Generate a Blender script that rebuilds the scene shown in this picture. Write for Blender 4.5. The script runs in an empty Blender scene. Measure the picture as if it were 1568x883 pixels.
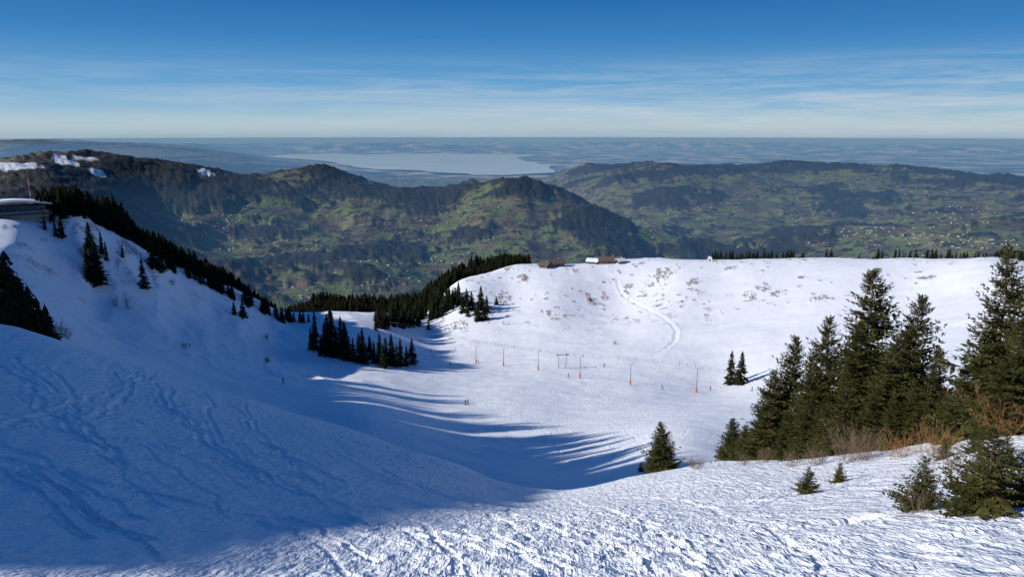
import bpy, bmesh, math, random, time
import numpy as np
from mathutils import Vector, Matrix
scene=bpy.context.scene
scene.view_settings.view_transform='Standard'
scene.view_settings.look='None'
scene.view_settings.exposure=0
random.seed(7)

# ---------------------------------------------------------------- camera and sun angles, image pixels to view rays
F=1120.0; PITCH=math.radians(12.2); SP,CP=math.sin(PITCH),math.cos(PITCH)
RE=7.4e6; EYE=1.7
SE=math.radians(28); SA=math.radians(12)          # sun elevation, heading of the light (from +X to +Y)
LH=np.array([math.cos(SA),math.sin(SA)])
def pixel_ray(u,v):  # u, v are image pixels; returns azimuth and slope of the view ray
    a=(u-784)/F; b=(441.5-v)/F
    y=CP+b*SP; z=-SP+b*CP
    return math.atan2(a,y), z/math.hypot(a,y)
def az_of(u,v=441.5): return pixel_ray(u,v)[0]

# ---------------------------------------------------------------- noise
def _h(ix,iy,s):
    n=(ix.astype(np.int64)*374761393+iy.astype(np.int64)*668265263+s*974634777)&0xffffffff
    n=((n^(n>>13))*1274126177)&0xffffffff
    n=(n^(n>>16))&0xffffffff
    return n.astype(np.float32)/4294967295.0
def vnoise(x,y,s=0):
    xi=np.floor(x); yi=np.floor(y); fx=(x-xi); fy=(y-yi)
    fx=fx*fx*fx*(fx*(fx*6-15)+10); fy=fy*fy*fy*(fy*(fy*6-15)+10)
    a=_h(xi,yi,s);b=_h(xi+1,yi,s);c=_h(xi,yi+1,s);d=_h(xi+1,yi+1,s)
    return (a+(b-a)*fx+(c-a)*fy+(a-b-c+d)*fx*fy)*2-1
def fbm(x,y,o=4,s=0,g=0.5):
    t=0;am=1;n=0
    for k in range(o):
        t=t+am*vnoise(x*2**k+13.7*k,y*2**k-7.1*k,s+k); n+=am; am*=g
    return t/n
def ridged(x,y,o=4,s=0):
    t=0;am=1;n=0
    for k in range(o):
        t=t+am*(1-2*np.abs(vnoise(x*2**k+3.7*k,y*2**k-9.1*k,s+k))); n+=am; am*=.5
    return t/n
def sstep(a,b,x):
    t=np.clip((x-a)/(b-a),0,1); return t*t*(3-2*t)

# ---------------------------------------------------------------- control heights, most from image pixels at assumed distances
near=[]   # az, r, z
def N(u,v,r):
    az,t=pixel_ray(u,v); near.append((az,r,t*r))
def NZ(u,r,z): near.append((az_of(u),r,z))
for u,v,r in [
 (0,883,7),(0,800,11),(0,700,18),(0,600,32),(0,540,50),(0,500,75),
 (200,883,7),(200,800,11.5),(200,710,19),(200,620,38),(200,560,74),
 (400,883,7),(400,800,12),(400,720,22),(400,660,40),(420,623,70),(300,590,72),(100,530,75),
 (590,883,7),(590,800,13),(590,730,28),(560,668,65),(700,710,57),
 (784,883,7),(784,820,11),(784,780,22),(784,757,38),(810,743,50),(880,748,46),
 (980,727,45),(1000,883,7),(1000,800,13),(1000,755,26),
 (1200,883,7),(1200,800,12),(1200,740,24),(1200,703,38),(1100,708,42),(1300,697,37),
 (1400,883,7),(1400,800,10.5),(1400,730,19),(1400,682,33),
 (1568,883,7),(1568,760,13),(1568,700,18),(1568,655,26),
 # bowl
 (784,735,105),(784,700,130),(784,650,170),(784,600,228),(784,560,295),(784,500,370),(784,440,440),(784,407,490),
 (900,735,95),(900,690,128),(900,640,180),(900,580,262),(900,520,340),(900,450,425),(900,403,490),
 (1050,690,108),(1050,640,165),(1100,590,262),(1100,500,345),(1100,430,425),(1100,398,480),
 (840,404,495),(950,401,488),(1000,399,485),(1000,425,448),(1000,470,390),(950,430,450),(1200,396,478),(1200,430,412),(1150,397,480),(1050,399,482),(1400,394,452),(1400,430,395),(1250,395,476),(1000,540,310),
 (1300,560,250),(1300,500,325),(1300,430,400),(1300,395,470),
 (1500,540,235),(1500,450,345),(1500,394,430),(1568,400,418),(1568,480,300),
 (650,680,135),(650,620,200),(660,560,290),(660,510,380),(650,482,430),
 (560,640,150),(560,590,225),(560,550,290),(550,500,350),(560,480,420),
 (690,438,470),(740,420,485),(710,480,400),
 (600,480,425),(520,479,425),(480,484,425),(440,487,420),
 (420,605,190),(420,560,260),(420,520,330),(330,560,230),(330,500,290),
 # bluff
 (250,530,235),(200,480,262),(120,510,200),(150,430,280),(100,385,285),(50,350,288),(0,342,285),(0,420,230),
 (100,332,302),(50,335,300),(0,336,298),(170,356,318),(230,386,335),(300,420,362),(380,459,400),
 (240,450,290),(310,460,320),(30,470,190)]: N(u,v,r)
for u,r,z in [(0,115,-36),(200,120,-42),(400,120,-52),(560,105,-52),(700,85,-47),(800,75,-41.5),(880,68,-36.5),
 (1000,70,-36.5),(1200,75,-40),(1200,130,-55),(1400,70,-36),(1400,140,-54),(1568,60,-26),(1568,140,-46),
 (0,360,-65),(100,370,-68),(200,400,-95),(300,430,-112),(400,460,-132),(480,500,-142),(560,500,-142),(650,520,-148),(720,560,-145),
 (800,570,-125),(950,570,-122),(1100,570,-118),(1300,560,-110),(1568,510,-95)]: NZ(u,r,z)
for u in range(-100,1700,200):
    NZ(u,700,-215 if u>700 else -240); NZ(u,1000,-350)
    near.append((az_of(u),2.0,EYE*-1-0.40*2 if 300<u<1300 else -EYE-0.30*2))
near=np.array(near)
def mk(pts,vals,c):
    P=np.array(pts); n=len(P)
    D=np.sqrt(((P[:,None]-P[None])**2).sum(-1)+c*c)
    A=np.zeros((n+3,n+3)); A[:n,:n]=D-np.eye(n)*1e-4; A[:n,n]=1;A[:n,n+1:]=P;A[n,:n]=1;A[n+1:,:n]=P.T
    w=np.linalg.solve(A,np.concatenate([vals,[0,0,0]]))
    def ev(q):
        out=np.empty(len(q))
        for i in range(0,len(q),40000):
            s=q[i:i+40000]
            D=np.sqrt((s[:,None,0]-P[None,:,0])**2+(s[:,None,1]-P[None,:,1])**2+c*c)
            out[i:i+40000]=D@w[:n]+w[n]+s@w[n+1:]
        return out
    return ev
KN=0.30
nev=mk(np.c_[near[:,0],KN*np.log(near[:,1])],(near[:,2]+EYE)/near[:,1],0.040)
far=[]
def Fp(u,v,r):
    az,t=pixel_ray(u,v); far.append((az,r,t*r+r*r/(2*RE)))
def FZ(u,r,z): far.append((az_of(u),r,z))
for u,v,r in [(560,440,3700),(350,440,3700),(450,400,4600),(620,400,4600),(350,378,5000),(150,330,4800),(0,306,5000),
 (0,246,7000),(90,238,7000),(180,246,7000),(260,257,7200),(330,269,7500),(390,272,7500),(440,268,7500),(495,264,7500),(560,281,7300),
 (640,291,7300),(720,282,7000),(800,277,6800),(860,294,6500),(930,324,6200),(990,358,5900),(1060,386,5600),
 (500,330,5900),(700,330,5700),(850,350,5300),(700,380,5000),(250,303,5900),
 (920,300,9000),(1000,330,7500),(1100,370,6200),(1300,370,6000),(1500,370,5800),(1500,312,8500),(1300,312,8500),(1150,300,8800),(1200,278,10500),(1400,285,10000),
 (850,270,13500),(880,259,13000),(940,257,12700),(1000,255,12500),(1100,257,12500),(1200,251,12500),(1300,254,12500),(1400,263,12500),(1500,272,12000),(1568,279,12000),
 (0,216,36000),(100,217,36000),(200,220,35000),(300,226,33000),(200,235,24000),(330,236,23000)]: Fp(u,v,r)
for u in range(-100,1700,170):
    FZ(u,1500,-560); FZ(u,2600,-800); FZ(u,60000,-1050); FZ(u,140000,-1050)
    if u>300: FZ(u,35000,-1055)
    FZ(u,18500,-1055 if u>420 else -900)
for u,r,z in [(0,9500,-650),(150,9500,-650),(300,9500,-800),(500,9000,-900),(650,9000,-980),(780,8500,-980),(860,8200,-950),(500,12500,-1030),(680,12500,-1050),(800,12000,-1050),
  (940,7300,-900),(1000,16000,-1040),(1200,16000,-1040),(1400,16000,-1040),(1568,15500,-1000),(900,16000,-1055),(0,14000,-800),(200,14000,-850),(0,26000,-850)]: FZ(u,r,z)
far=np.array(far)
KF=0.30
fev=mk(np.c_[far[:,0],KF*np.log(far[:,1])],far[:,2],0.03)
def base_height(az,r):
    azc=np.clip(az,-0.66,0.66); lr=np.log(np.maximum(r,1.0))
    zn=-EYE+r*nev(np.c_[azc,KN*np.clip(lr,math.log(2.),math.log(1000))])
    zf=fev(np.c_[azc,KF*np.clip(lr,math.log(1500),math.log(120000))])
    w=sstep(math.log(600),math.log(1500),lr)
    return zn*(1-w)+zf*w

# ---------------------------------------------------------------- polar ground grid
azd=np.arange(-0.70,0.7001,0.00172)
side=[];a=0.70;st=0.004
while a<math.pi-0.03:
    a+=st; st=min(st*1.35,0.06); side.append(a)
side=np.array(side)
side=0.70+(side-0.70)*((math.pi-0.70-0.02)/(side[-1]-0.70))
AZ=np.concatenate([-side[::-1],azd,side]); NA=len(AZ)
LR=np.concatenate([np.log([0.3,0.8,1.3,1.9,2.5]),np.arange(math.log(3),math.log(900),0.0055),np.arange(math.log(900),math.log(135000),0.0090)])
R=np.exp(LR); NR=len(R)
G_az,G_r=np.meshgrid(AZ,R,indexing='ij')
X=G_r*np.sin(G_az); Y=G_r*np.cos(G_az)
Zb=base_height(G_az.ravel(),G_r.ravel()).reshape(G_az.shape)
# behind the viewpoint the slope carries on upwards to the summit
bw=sstep(1.0,2.3,np.abs(G_az))*sstep(2500,600,G_r)
Zb=Zb*(1-bw)+(-EYE+np.minimum(0.22*G_r,60)-0.0003*G_r*G_r*(G_r<400)-48*(G_r>=400))*bw
def gidx(az,r):
    i=np.interp(az,AZ,np.arange(NA)); j=np.interp(np.log(r),LR,np.arange(NR)); return i,j
def gz(Z,x,y):
    x=np.asarray(x,float);y=np.asarray(y,float)
    i,j=gidx(np.arctan2(x,y),np.hypot(x,y))
    i0=np.clip(np.floor(i).astype(int),0,NA-2);j0=np.clip(np.floor(j).astype(int),0,NR-2);fi=i-i0;fj=j-j0
    return Z[i0,j0]*(1-fi)*(1-fj)+Z[i0+1,j0]*fi*(1-fj)+Z[i0,j0+1]*(1-fi)*fj+Z[i0+1,j0+1]*fi*fj
def locate(u,v,Z,rmin=3,rmax=900):  # first ground point along the view ray through an image pixel
    az,t=pixel_ray(u,v)
    i=int(round(np.interp(az,AZ,np.arange(NA))))
    col=Z[i]; ok=(R>rmin)&(R<rmax)&(col>=R*t)
    k=np.argmax(ok) if ok.any() else np.argmax(R>480)
    r=R[k]; return r*math.sin(az),r*math.cos(az)

# ---------------------------------------------------------------- shadowing ridge west of the piste
ridge=[]
for (u,v,trees) in [(640,600,1),(700,632,1),(760,655,1),(860,676,1),(940,700,1),(965,722,1),(905,744,0),(830,764,0),(700,785,0),(600,800,0),(510,816,0),(430,831,0),(300,856,0),(130,883,0)]:
    x,y=locate(u,v,Zb); z=float(gz(Zb,x,y))
    t=(x+0.78*y+92)/(LH[0]+0.78*LH[1])
    ridge.append((x-t*LH[0],y-t*LH[1],z+t*math.tan(SE)-(9.0 if trees else 0)))
rp=np.array(ridge); rp=np.vstack([rp,rp[-1]+np.array([-25,-45,2])])
m=(G_r<420)
xm,ym=X[m],Y[m]; best=np.full(xm.shape,-1e9)
for k in range(len(rp)-1):
    a,b=rp[k],rp[k+1]; ab=b[:2]-a[:2]; L2=(ab**2).sum()+1e-6
    t=np.clip(((xm-a[0])*ab[0]+(ym-a[1])*ab[1])/L2,0,1)
    d=np.hypot(xm-a[0]-t*ab[0],ym-a[1]-t*ab[1])
    best=np.maximum(best,a[2]+t*(b[2]-a[2])-1.0*(np.sqrt(d*d+4)-2))
zr=np.full(X.shape,-1e9); zr[m]=best
dz=zr-Zb
Zb=np.where(dz>0,zr,Zb)

# ---------------------------------------------------------------- masks and detail
CR_u=[-60,0,100,170,230,300,380,440,560,650,690,784,1100,1300,1568,1650]
CR_r=[298,300,304,320,338,366,405,432,435,445,475,500,485,475,425,420]
CR_a=[az_of(u) for u in CR_u]
crest=np.interp(G_az,CR_a,CR_r)
snow=sstep(40,12,G_r-crest+6*fbm(X/30,Y/30,3,5))
Z=Zb.copy()
nm=sstep(900,500,G_r)
Z+=nm*sstep(15,120,G_r)*(0.8*fbm(X/45,Y/45,3,11)+0.34*fbm(X/11,Y/8,3,12))
Z+=sstep(6,25,G_r)*nm*0.12*fbm(X/4.0,Y/4.0,3,14)
left=sstep(-0.12,-0.3,G_az)*sstep(170,240,G_r)*nm
Z+=left*(1.9*ridged(X/26+Y/60,Y/40,3,21))
ang=math.radians(-28)
xs=X*math.cos(ang)-Y*math.sin(ang); ys=X*math.sin(ang)+Y*math.cos(ang)
st=sstep(130,60,G_r)
Z+=st*(0.034*fbm(xs/0.45,ys/3.2,3,31)+0.045*fbm(xs/1.8,ys/9,2,32))
px=X/np.maximum(Y,.1)
churn=sstep(70,30,G_r)*sstep(-0.35,0.05,px+0.12*fbm(X/3,Y/3,3,41))*(0.2+0.8*sstep(-.3,.4,fbm(X/2.2,Y/2.2,3,42)))
churn=np.maximum(churn,sstep(13,8,G_r)*0.6*sstep(-.8,-.3,px))
lump=np.maximum(fbm(X/0.17,Y/0.17,3,43)-0.05,0)
Z+=churn*(0.075*lump*sstep(34,12,G_r)+0.055*np.maximum(fbm(X/0.5,Y/0.5,3,44),-.1))

# ---- ski tracks
def spl(pts,n=40):
    P=[np.array(p,float) for p in pts]; P=[2*P[0]-P[1]]+P+[2*P[-1]-P[-2]]; out=[]
    for i in range(1,len(P)-2):
        for t in np.linspace(0,1,n,endpoint=False):
            a,b,c,d=P[i-1:i+3]
            out.append(0.5*((2*b)+(c-a)*t+(2*a-5*b+4*c-d)*t*t+(3*b-a-3*c+d)*t**3))
    out.append(P[-2]); return np.array(out)
def densify(P,step):
    out=[]
    for a,b in zip(P[:-1],P[1:]):
        n=max(1,int(np.linalg.norm(b-a)/step)); out.append(a+(b-a)*np.linspace(0,1,n,endpoint=False)[:,None])
    return np.vstack(out)
def track(pix,width,depth,step,kern,berm=0.5,jit=0.0):
    W=np.array([locate(u,v,Zb) for u,v in pix]); W=densify(spl(W,14),step)
    if jit: W=W+jit*np.c_[fbm(W[:,0]/2,W[:,1]/2,2,3),fbm(W[:,0]/2+50,W[:,1]/2,2,4)]
    fi,fj=gidx(np.arctan2(W[:,0],W[:,1]),np.hypot(W[:,0],W[:,1])); fi=np.round(fi).astype(int);fj=np.round(fj).astype(int)
    o_=np.arange(-kern,kern+1)
    ii=np.clip(fi[:,None,None]+o_[None,:,None],0,NA-1)+0*o_[None,None,:]; jj=np.clip(fj[:,None,None]+o_[None,None,:],0,NR-1)+0*o_[None,:,None]
    dd=np.hypot(X[ii,jj]-W[:,0,None,None],Y[ii,jj]-W[:,1,None,None]).ravel()
    flat=(ii*NR+jj).ravel(); od=np.lexsort((dd,flat)); flat=flat[od]; dd=dd[od]
    first=np.r_[True,flat[1:]!=flat[:-1]]; q=dd[first]/width
    Z.ravel()[flat[first]]+=depth*(-np.exp(-q*q*2)+berm*np.exp(-((q-1.35)*2.2)**2))
TR=[[(0,655),(60,632),(150,607),(240,575)],[(0,640),(80,628),(200,590),(250,570)],
 [(240,583),(246,610),(270,635),(300,665),(360,700)],[(262,590),(262,615),(300,650),(350,690),(420,740)],
 [(310,597),(322,615),(316,640),(345,680)],[(372,615),(384,640),(392,660),(440,700),(470,740)],[(345,612),(372,632),(380,655),(430,690),(520,740)],
 [(0,560),(40,585),(50,610),(90,640),(150,690)],[(70,560),(110,600),(112,630),(150,670),(190,720)],
 [(20,548),(60,580),(90,600)],[(180,560),(230,572),(330,590)],[(500,660),(620,700),(700,730),(780,752)],
 [(520,668),(600,685),(690,715),(740,735)]]
for t in TR: track(t,0.17,0.060,0.1,4,0.6,0.35)
for t in [[(100,720),(250,760),(420,790),(600,800)],[(0,700),(150,740),(300,770)],[(640,795),(660,830),(690,883)],[(870,760),(960,790),(1060,850),(1100,883)],[(1150,770),(1230,745),(1330,712)],[(1158,776),(1240,750),(1340,716)],
          [(560,800),(640,812),(760,840),(850,883)],[(700,775),(800,790),(930,830),(1000,883)],[(1000,760),(1080,775),(1200,830),(1260,883)]]: track(t,0.11,0.035,0.1,4,0.5,0.25)
for k in range(80):
    u0=random.uniform(-20,760); v0=random.uniform(570,780)+u0*0.06; a=random.uniform(0.05,0.85)
    p=[(u0+i*26,v0+i*26*a+random.uniform(-7,7)) for i in range(6)]
    track(p,0.12,random.uniform(.02,.045),0.1,3,0.5,0.3)
track([(945,432),(952,450),(975,466),(1010,484),(1033,503),(1030,525),(1005,543),(965,553)],1.2,0.20,0.4,6,0.8,0.8)
for p in [[(640,560),(720,575),(820,590),(930,640),(1000,690)],[(700,545),(800,575),(900,600),(1050,650)],[(700,600),(800,640),(850,680),(880,720)],
          [(870,430),(860,460),(850,500),(830,540)],[(920,420),(905,450),(890,500)],[(840,470),(845,500),(860,530)],[(1040,560),(1100,600),(1120,660)],
          [(1400,440),(1250,470),(1100,520)],[(600,640),(700,650),(820,700)],[(860,440),(835,470),(840,520),(880,550)],[(900,440),(880,480),(870,520)]]:
    track(p,0.4,0.07,0.3,4,0.5,1.2)
for k in range(50):
    u0=random.uniform(680,1050); v0=random.uniform(560,660); s=random.choice((-1,1))
    p=[(u0+s*i*random.uniform(15,30),v0+i*random.uniform(6,16)+random.uniform(-3,3)) for i in range(5)]
    track(p,0.3,random.uniform(.03,.065),0.3,3,0.5,1.5)
hx,hy=locate(1312,793,Zb); hd=np.hypot(X-hx,(Y-hy)*1.3); Z-=0.42*np.exp(-(hd/0.28)**2)

# ---- bare grass patches on the sunny hill
grass=np.zeros_like(Z)
nearj=int(np.argmax(R>750))
Xn,Yn=X[:,:nearj],Y[:,:nearj]
for u,v,w,h in [(1015,420,24,8),(1005,429,20,4),(1062,431,14,4),(1167,441,18,6),(1190,450,16,5),(1260,458,20,4),(800,428,10,8),(770,455,16,10),(712,455,8,6),(745,470,18,10),(1150,452,16,3),(1230,425,10,3),(1000,436,10,3),(1080,484,6,2),
                (905,462,10,4),(880,415,10,3),(1420,425,12,3),(1350,440,12,3),(700,500,20,6),(960,440,10,3),(840,480,5,5),(410,553,8,4),(290,533,4,3)]:
    x,y=locate(u,v,Z); r=math.hypot(x,y); dr=abs(math.hypot(*locate(u,v-h,Z))-math.hypot(*locate(u,v+h,Z)))/2+2
    da=w/F*r
    ux,uy=x/r,y/r
    al=(Xn-x)*ux+(Yn-y)*uy; ac=-(Xn-x)*uy+(Yn-y)*ux
    grass[:,:nearj]=np.maximum(grass[:,:nearj],np.exp(-(al/dr)**2-(ac/da)**2))
gn=fbm(X/2.2,Y/3.5,4,51,.65)
grass=sstep(0.34,0.44,grass*(0.50+1.25*gn))*(G_r<700)
gen=sstep(0.50,0.56,fbm(X/4,Y/4,4,52)+0.25*fbm(X/40,Y/40,2,53))*sstep(330,400,G_r)*snow*sstep(-0.2,-0.05,G_az)
gen2=sstep(0.36,0.46,fbm(X/3,Y/7,4,54)+0.25*fbm(X/30,Y/30,2,55)+.15*sstep(-30,0,G_r-crest))*left*snow*sstep(-80,-20,G_r-crest)
grass=np.clip(grass+gen+gen2*0.8,0,1)
Z+=grass*0.3

# ---- far relief
fw=sstep(math.log(1300),math.log(3200),LR)[None,:]*np.ones((NA,1))
plain=sstep(15500,18500,G_r)
lefthills=sstep(-0.24,-0.36,G_az)
amp=fw*(1-plain*(1-0.5*lefthills*sstep(60000,40000,G_r)))
Z+=amp*(95*ridged(X/2300+3,Y/2300,5,61)-35+55*ridged(X/850,Y/850,4,62)+14*ridged(X/260,Y/260,3,66))
Z+=plain*sstep(33000,48000,G_r)*(480*np.maximum(0.18+fbm(X/9000+4,Y/5000,4,63),0))*sstep(110000,60000,G_r)
dzr=np.gradient(Z,axis=1)/np.gradient(G_r,axis=1)
fn=fbm(X/900,Y/900,6,71,0.70)
elev=np.clip((Z+G_r**2/(2*RE)+740)/420,-0.8,1.0)
forest=sstep(-0.03,0.03,fn+0.32*elev+0.28*np.abs(dzr)*sstep(12000,8000,G_r)-0.08)
fpl=sstep(-0.02,0.08,fbm(X/2600,Y/4200,6,72,0.65)+0.03)
forest=forest*(1-plain)+fpl*plain
forest=forest*fw+(1-fw)
vis=np.clip(forest,0,1)*(1-snow)
Z+=vis*sstep(800,2000,G_r)*(1-plain)*(16+11*fbm(X/28,Y/28,2,73))
fsnow=np.zeros_like(Z)
for (u,v,du,dr_) in [(25,254,34,160),(92,244,10,300),(110,250,8,200),(150,266,10,90),(315,268,14,90),(130,245,16,60)]:
    az,t=pixel_ray(u,v); i=int(round(np.interp(az,AZ,np.arange(NA)))); ok=(R>4000)&(R<9000)&(Z[i]>=R*t)
    r0=R[np.argmax(ok)] if ok.any() else 6500
    fsnow=np.maximum(fsnow,sstep(0.42,0.5,np.exp(-((G_az-az)/(du/F))**2-((G_r-r0)/dr_)**2)+0.45*fn))
Z-=G_r**2/(2*RE)
snowm=np.clip(snow+fsnow*0.8,0,1)

def build_grid():
    me=bpy.data.meshes.new('terrain')
    nv=NA*NR
    co=np.stack([X,Y,Z],-1).reshape(-1,3)
    co=np.vstack([co,[0,0,-EYE]]).astype(np.float32)
    i=np.arange(NA)[:,None]; j=np.arange(NR-1)[None,:]; i2=(i+1)%NA
    q=np.stack([(i*NR+j)+0*i2,(i*NR+j+1)+0*i2,(i2*NR+j+1),(i2*NR+j)],-1).reshape(-1,4)[:,::-1]
    ii=np.arange(NA); tri=np.stack([np.full(NA,nv),((ii+1)%NA)*NR,ii*NR],-1)
    me.vertices.add(len(co)); me.vertices.foreach_set('co',co.ravel())
    nl=q.size+tri.size
    me.loops.add(nl); me.loops.foreach_set('vertex_index',np.concatenate([q.ravel(),tri.ravel()]).astype(np.int32))
    me.polygons.add(len(q)+len(tri))
    ls=np.concatenate([np.arange(len(q))*4,q.size+np.arange(len(tri))*3]).astype(np.int32)
    me.polygons.foreach_set('loop_start',ls)
    me.polygons.foreach_set('use_smooth',np.ones(len(ls),bool))
    me.update(calc_edges=True)
    if me.polygons[5000].normal.z<0: me.flip_normals()
    at=me.attributes.new('masks','FLOAT_COLOR','POINT')
    c=np.stack([snowm,vis,grass,plain*(1-0.95*lefthills*sstep(50000,42000,G_r))],-1).reshape(-1,4); c=np.vstack([c,[1,0,0,0]]).astype(np.float32)
    at.data.foreach_set('color',c.ravel())
    ob=bpy.data.objects.new('terrain',me); scene.collection.objects.link(ob); return ob
terrain=build_grid()

# ---------------------------------------------------------------- material helpers
def newmat(name):
    m=bpy.data.materials.new(name); m.use_nodes=True; nt=m.node_tree; nt.nodes.clear(); return m,nt
def nd(nt,t,**k):
    n=nt.nodes.new(t)
    for a,b in k.items(): setattr(n,a,b)
    return n
def ramp(nt,stops,inp=None):
    n=nt.nodes.new('ShaderNodeValToRGB'); e=n.color_ramp.elements
    while len(e)<len(stops): e.new(0.5)
    for k,(p,c) in enumerate(stops): e[k].position=p; e[k].color=(*c,1) if len(c)==3 else c
    if inp: nt.links.new(inp,n.inputs[0])
    return n
def mix(nt,f,a,b,mode='MIX'):
    n=nt.nodes.new('ShaderNodeMix'); n.data_type='RGBA'; n.blend_type=mode
    for s,v in ((0,f),(6,a),(7,b)):
        if hasattr(v,'is_linked'): nt.links.new(v,n.inputs[s])
        else: n.inputs[s].default_value=v if s==0 else (*v,1)
    return n.outputs[2]
def mth(nt,op,a,b=None,clamp=False):
    n=nt.nodes.new('ShaderNodeMath'); n.operation=op; n.use_clamp=clamp
    for s,v in ((0,a),(1,b)):
        if v is None: continue
        if hasattr(v,'is_linked'): nt.links.new(v,n.inputs[s])
        else: n.inputs[s].default_value=v
    return n.outputs[0]
def noise(nt,vec,scale,detail=4,rough=.55,dist=0):
    n=nd(nt,'ShaderNodeTexNoise'); n.inputs['Scale'].default_value=scale; n.inputs['Detail'].default_value=detail
    n.inputs['Roughness'].default_value=rough; n.inputs['Distortion'].default_value=dist
    if vec: nt.links.new(vec,n.inputs['Vector'])
    return n
def simple(name,col,rough=.7,var=.25,scale=3,metal=0):
    m,nt=newmat(name); o=nd(nt,'ShaderNodeOutputMaterial'); p=nd(nt,'ShaderNodeBsdfPrincipled')
    tc=nd(nt,'ShaderNodeTexCoord'); n=noise(nt,tc.outputs['Object'],scale,4)
    a=tuple(c*(1-var) for c in col); b=tuple(min(1,c*(1+var)) for c in col)
    r=ramp(nt,[(.3,a),(.7,b)],n.outputs[0]); nt.links.new(r.outputs[0],p.inputs['Base Color'])
    p.inputs['Roughness'].default_value=rough; p.inputs['Metallic'].default_value=metal
    nt.links.new(p.outputs[0],o.inputs[0]); return m

# ---------------------------------------------------------------- terrain material
m,nt=newmat('snow_and_land'); L=nt.links.new
o=nd(nt,'ShaderNodeOutputMaterial'); at=nd(nt,'ShaderNodeAttribute',attribute_name='masks')
sep=nd(nt,'ShaderNodeSeparateColor'); L(at.outputs['Color'],sep.inputs[0])
geo=nd(nt,'ShaderNodeNewGeometry'); pos=geo.outputs['Position']
vor=nd(nt,'ShaderNodeTexVoronoi'); vor.inputs['Scale'].default_value=1/130
wn=noise(nt,pos,1/260,2); wv=nd(nt,'ShaderNodeVectorMath',operation='SCALE'); L(wn.outputs['Color'],wv.inputs[0]); wv.inputs['Scale'].default_value=260
wa=nd(nt,'ShaderNodeVectorMath',operation='ADD'); L(pos,wa.inputs[0]); L(wv.outputs[0],wa.inputs[1])
fl=nd(nt,'ShaderNodeVectorMath',operation='MULTIPLY'); L(wa.outputs[0],fl.inputs[0]); fl.inputs[1].default_value=(1,1,0)
L(fl.outputs[0],vor.inputs['Vector'])
sv=nd(nt,'ShaderNodeSeparateColor'); L(vor.outputs['Color'],sv.inputs[0])
big=noise(nt,pos,1/1500,2)
fieldsel=mth(nt,'ADD',mth(nt,'MULTIPLY',sv.outputs[0],.60),mth(nt,'MULTIPLY',big.outputs[0],.42))
fields=ramp(nt,[(.20,(.115,.160,.052)),(.40,(.160,.200,.066)),(.52,(.175,.170,.085)),(.66,(.135,.110,.068)),(.84,(.095,.080,.056))],fieldsel)
fine=noise(nt,pos,1/30,3,.7)
fcol=mix(nt,1.0,fields.outputs[0],ramp(nt,[(.3,(.6,.6,.6)),(.7,(1.15,1.1,1.05))],fine.outputs[0]).outputs[0],'MULTIPLY')
fo=ramp(nt,[(.3,(.012,.016,.012)),(.52,(.030,.031,.020)),(.72,(.066,.052,.034))],fine.outputs[0])
land=mix(nt,sep.outputs[1],fcol,fo.outputs[0])
hd_=noise(nt,pos,1/90,4,.75); hs=ramp(nt,[(.54,(0,0,0)),(.58,(1,1,1))],hd_.outputs[0])
land=mix(nt,hs.outputs[0],land,(.022,.026,.017))
pls=noise(nt,pos,1/1300,6,.72)
plc=ramp(nt,[(.42,(.01,.015,.02)),(.50,(.14,.15,.12)),(.60,(.62,.58,.48))],pls.outputs[0])
land=mix(nt,mth(nt,'MULTIPLY',at.outputs['Alpha'],.85),land,plc.outputs[0])
sn2=noise(nt,pos,1.2,4,.65)
snowc=ramp(nt,[(.3,(.80,.83,.87)),(.6,(.92,.925,.93))],sn2.outputs[0]).outputs[0]
gr=noise(nt,pos,.9,3,.7)
grc=ramp(nt,[(.3,(.07,.045,.025)),(.7,(.22,.15,.085))],gr.outputs[0])
gm=mth(nt,'MULTIPLY',sep.outputs[2],ramp(nt,[(.42,(0,0,0)),(.52,(1,1,1))],gr.outputs[0]).outputs[0])
snowc=mix(nt,gm,snowc,grc.outputs[0])
col=mix(nt,sep.outputs[0],land,snowc)
p=nd(nt,'ShaderNodeBsdfPrincipled'); L(col,p.inputs['Base Color'])
p.inputs['Roughness'].default_value=.62; p.inputs['Specular IOR Level'].default_value=.2
b1=noise(nt,pos,5.5,3,.7)
mp=nd(nt,'ShaderNodeMapping'); mp.inputs['Rotation'].default_value=(0,0,math.radians(28)); mp.inputs['Scale'].default_value=(1.6,.22,1); L(pos,mp.inputs[0])
b3=noise(nt,mp.outputs[0],2.2,4,.65)
hsum=mth(nt,'ADD',mth(nt,'MULTIPLY',b1.outputs[0],.07),mth(nt,'MULTIPLY',b3.outputs[0],.24))
hsum=mth(nt,'MULTIPLY',hsum,sep.outputs[0])
hl=mth(nt,'MULTIPLY',mth(nt,'MULTIPLY',fine.outputs[0],14.0),mth(nt,'SUBTRACT',1.0,sep.outputs[0]))
bp=nd(nt,'ShaderNodeBump'); bp.inputs['Strength'].default_value=.9; bp.inputs['Distance'].default_value=1.0
L(mth(nt,'ADD',hsum,hl),bp.inputs['Height']); L(bp.outputs[0],p.inputs['Normal']); L(p.outputs[0],o.inputs[0])
terrain.data.materials.append(m)

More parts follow.
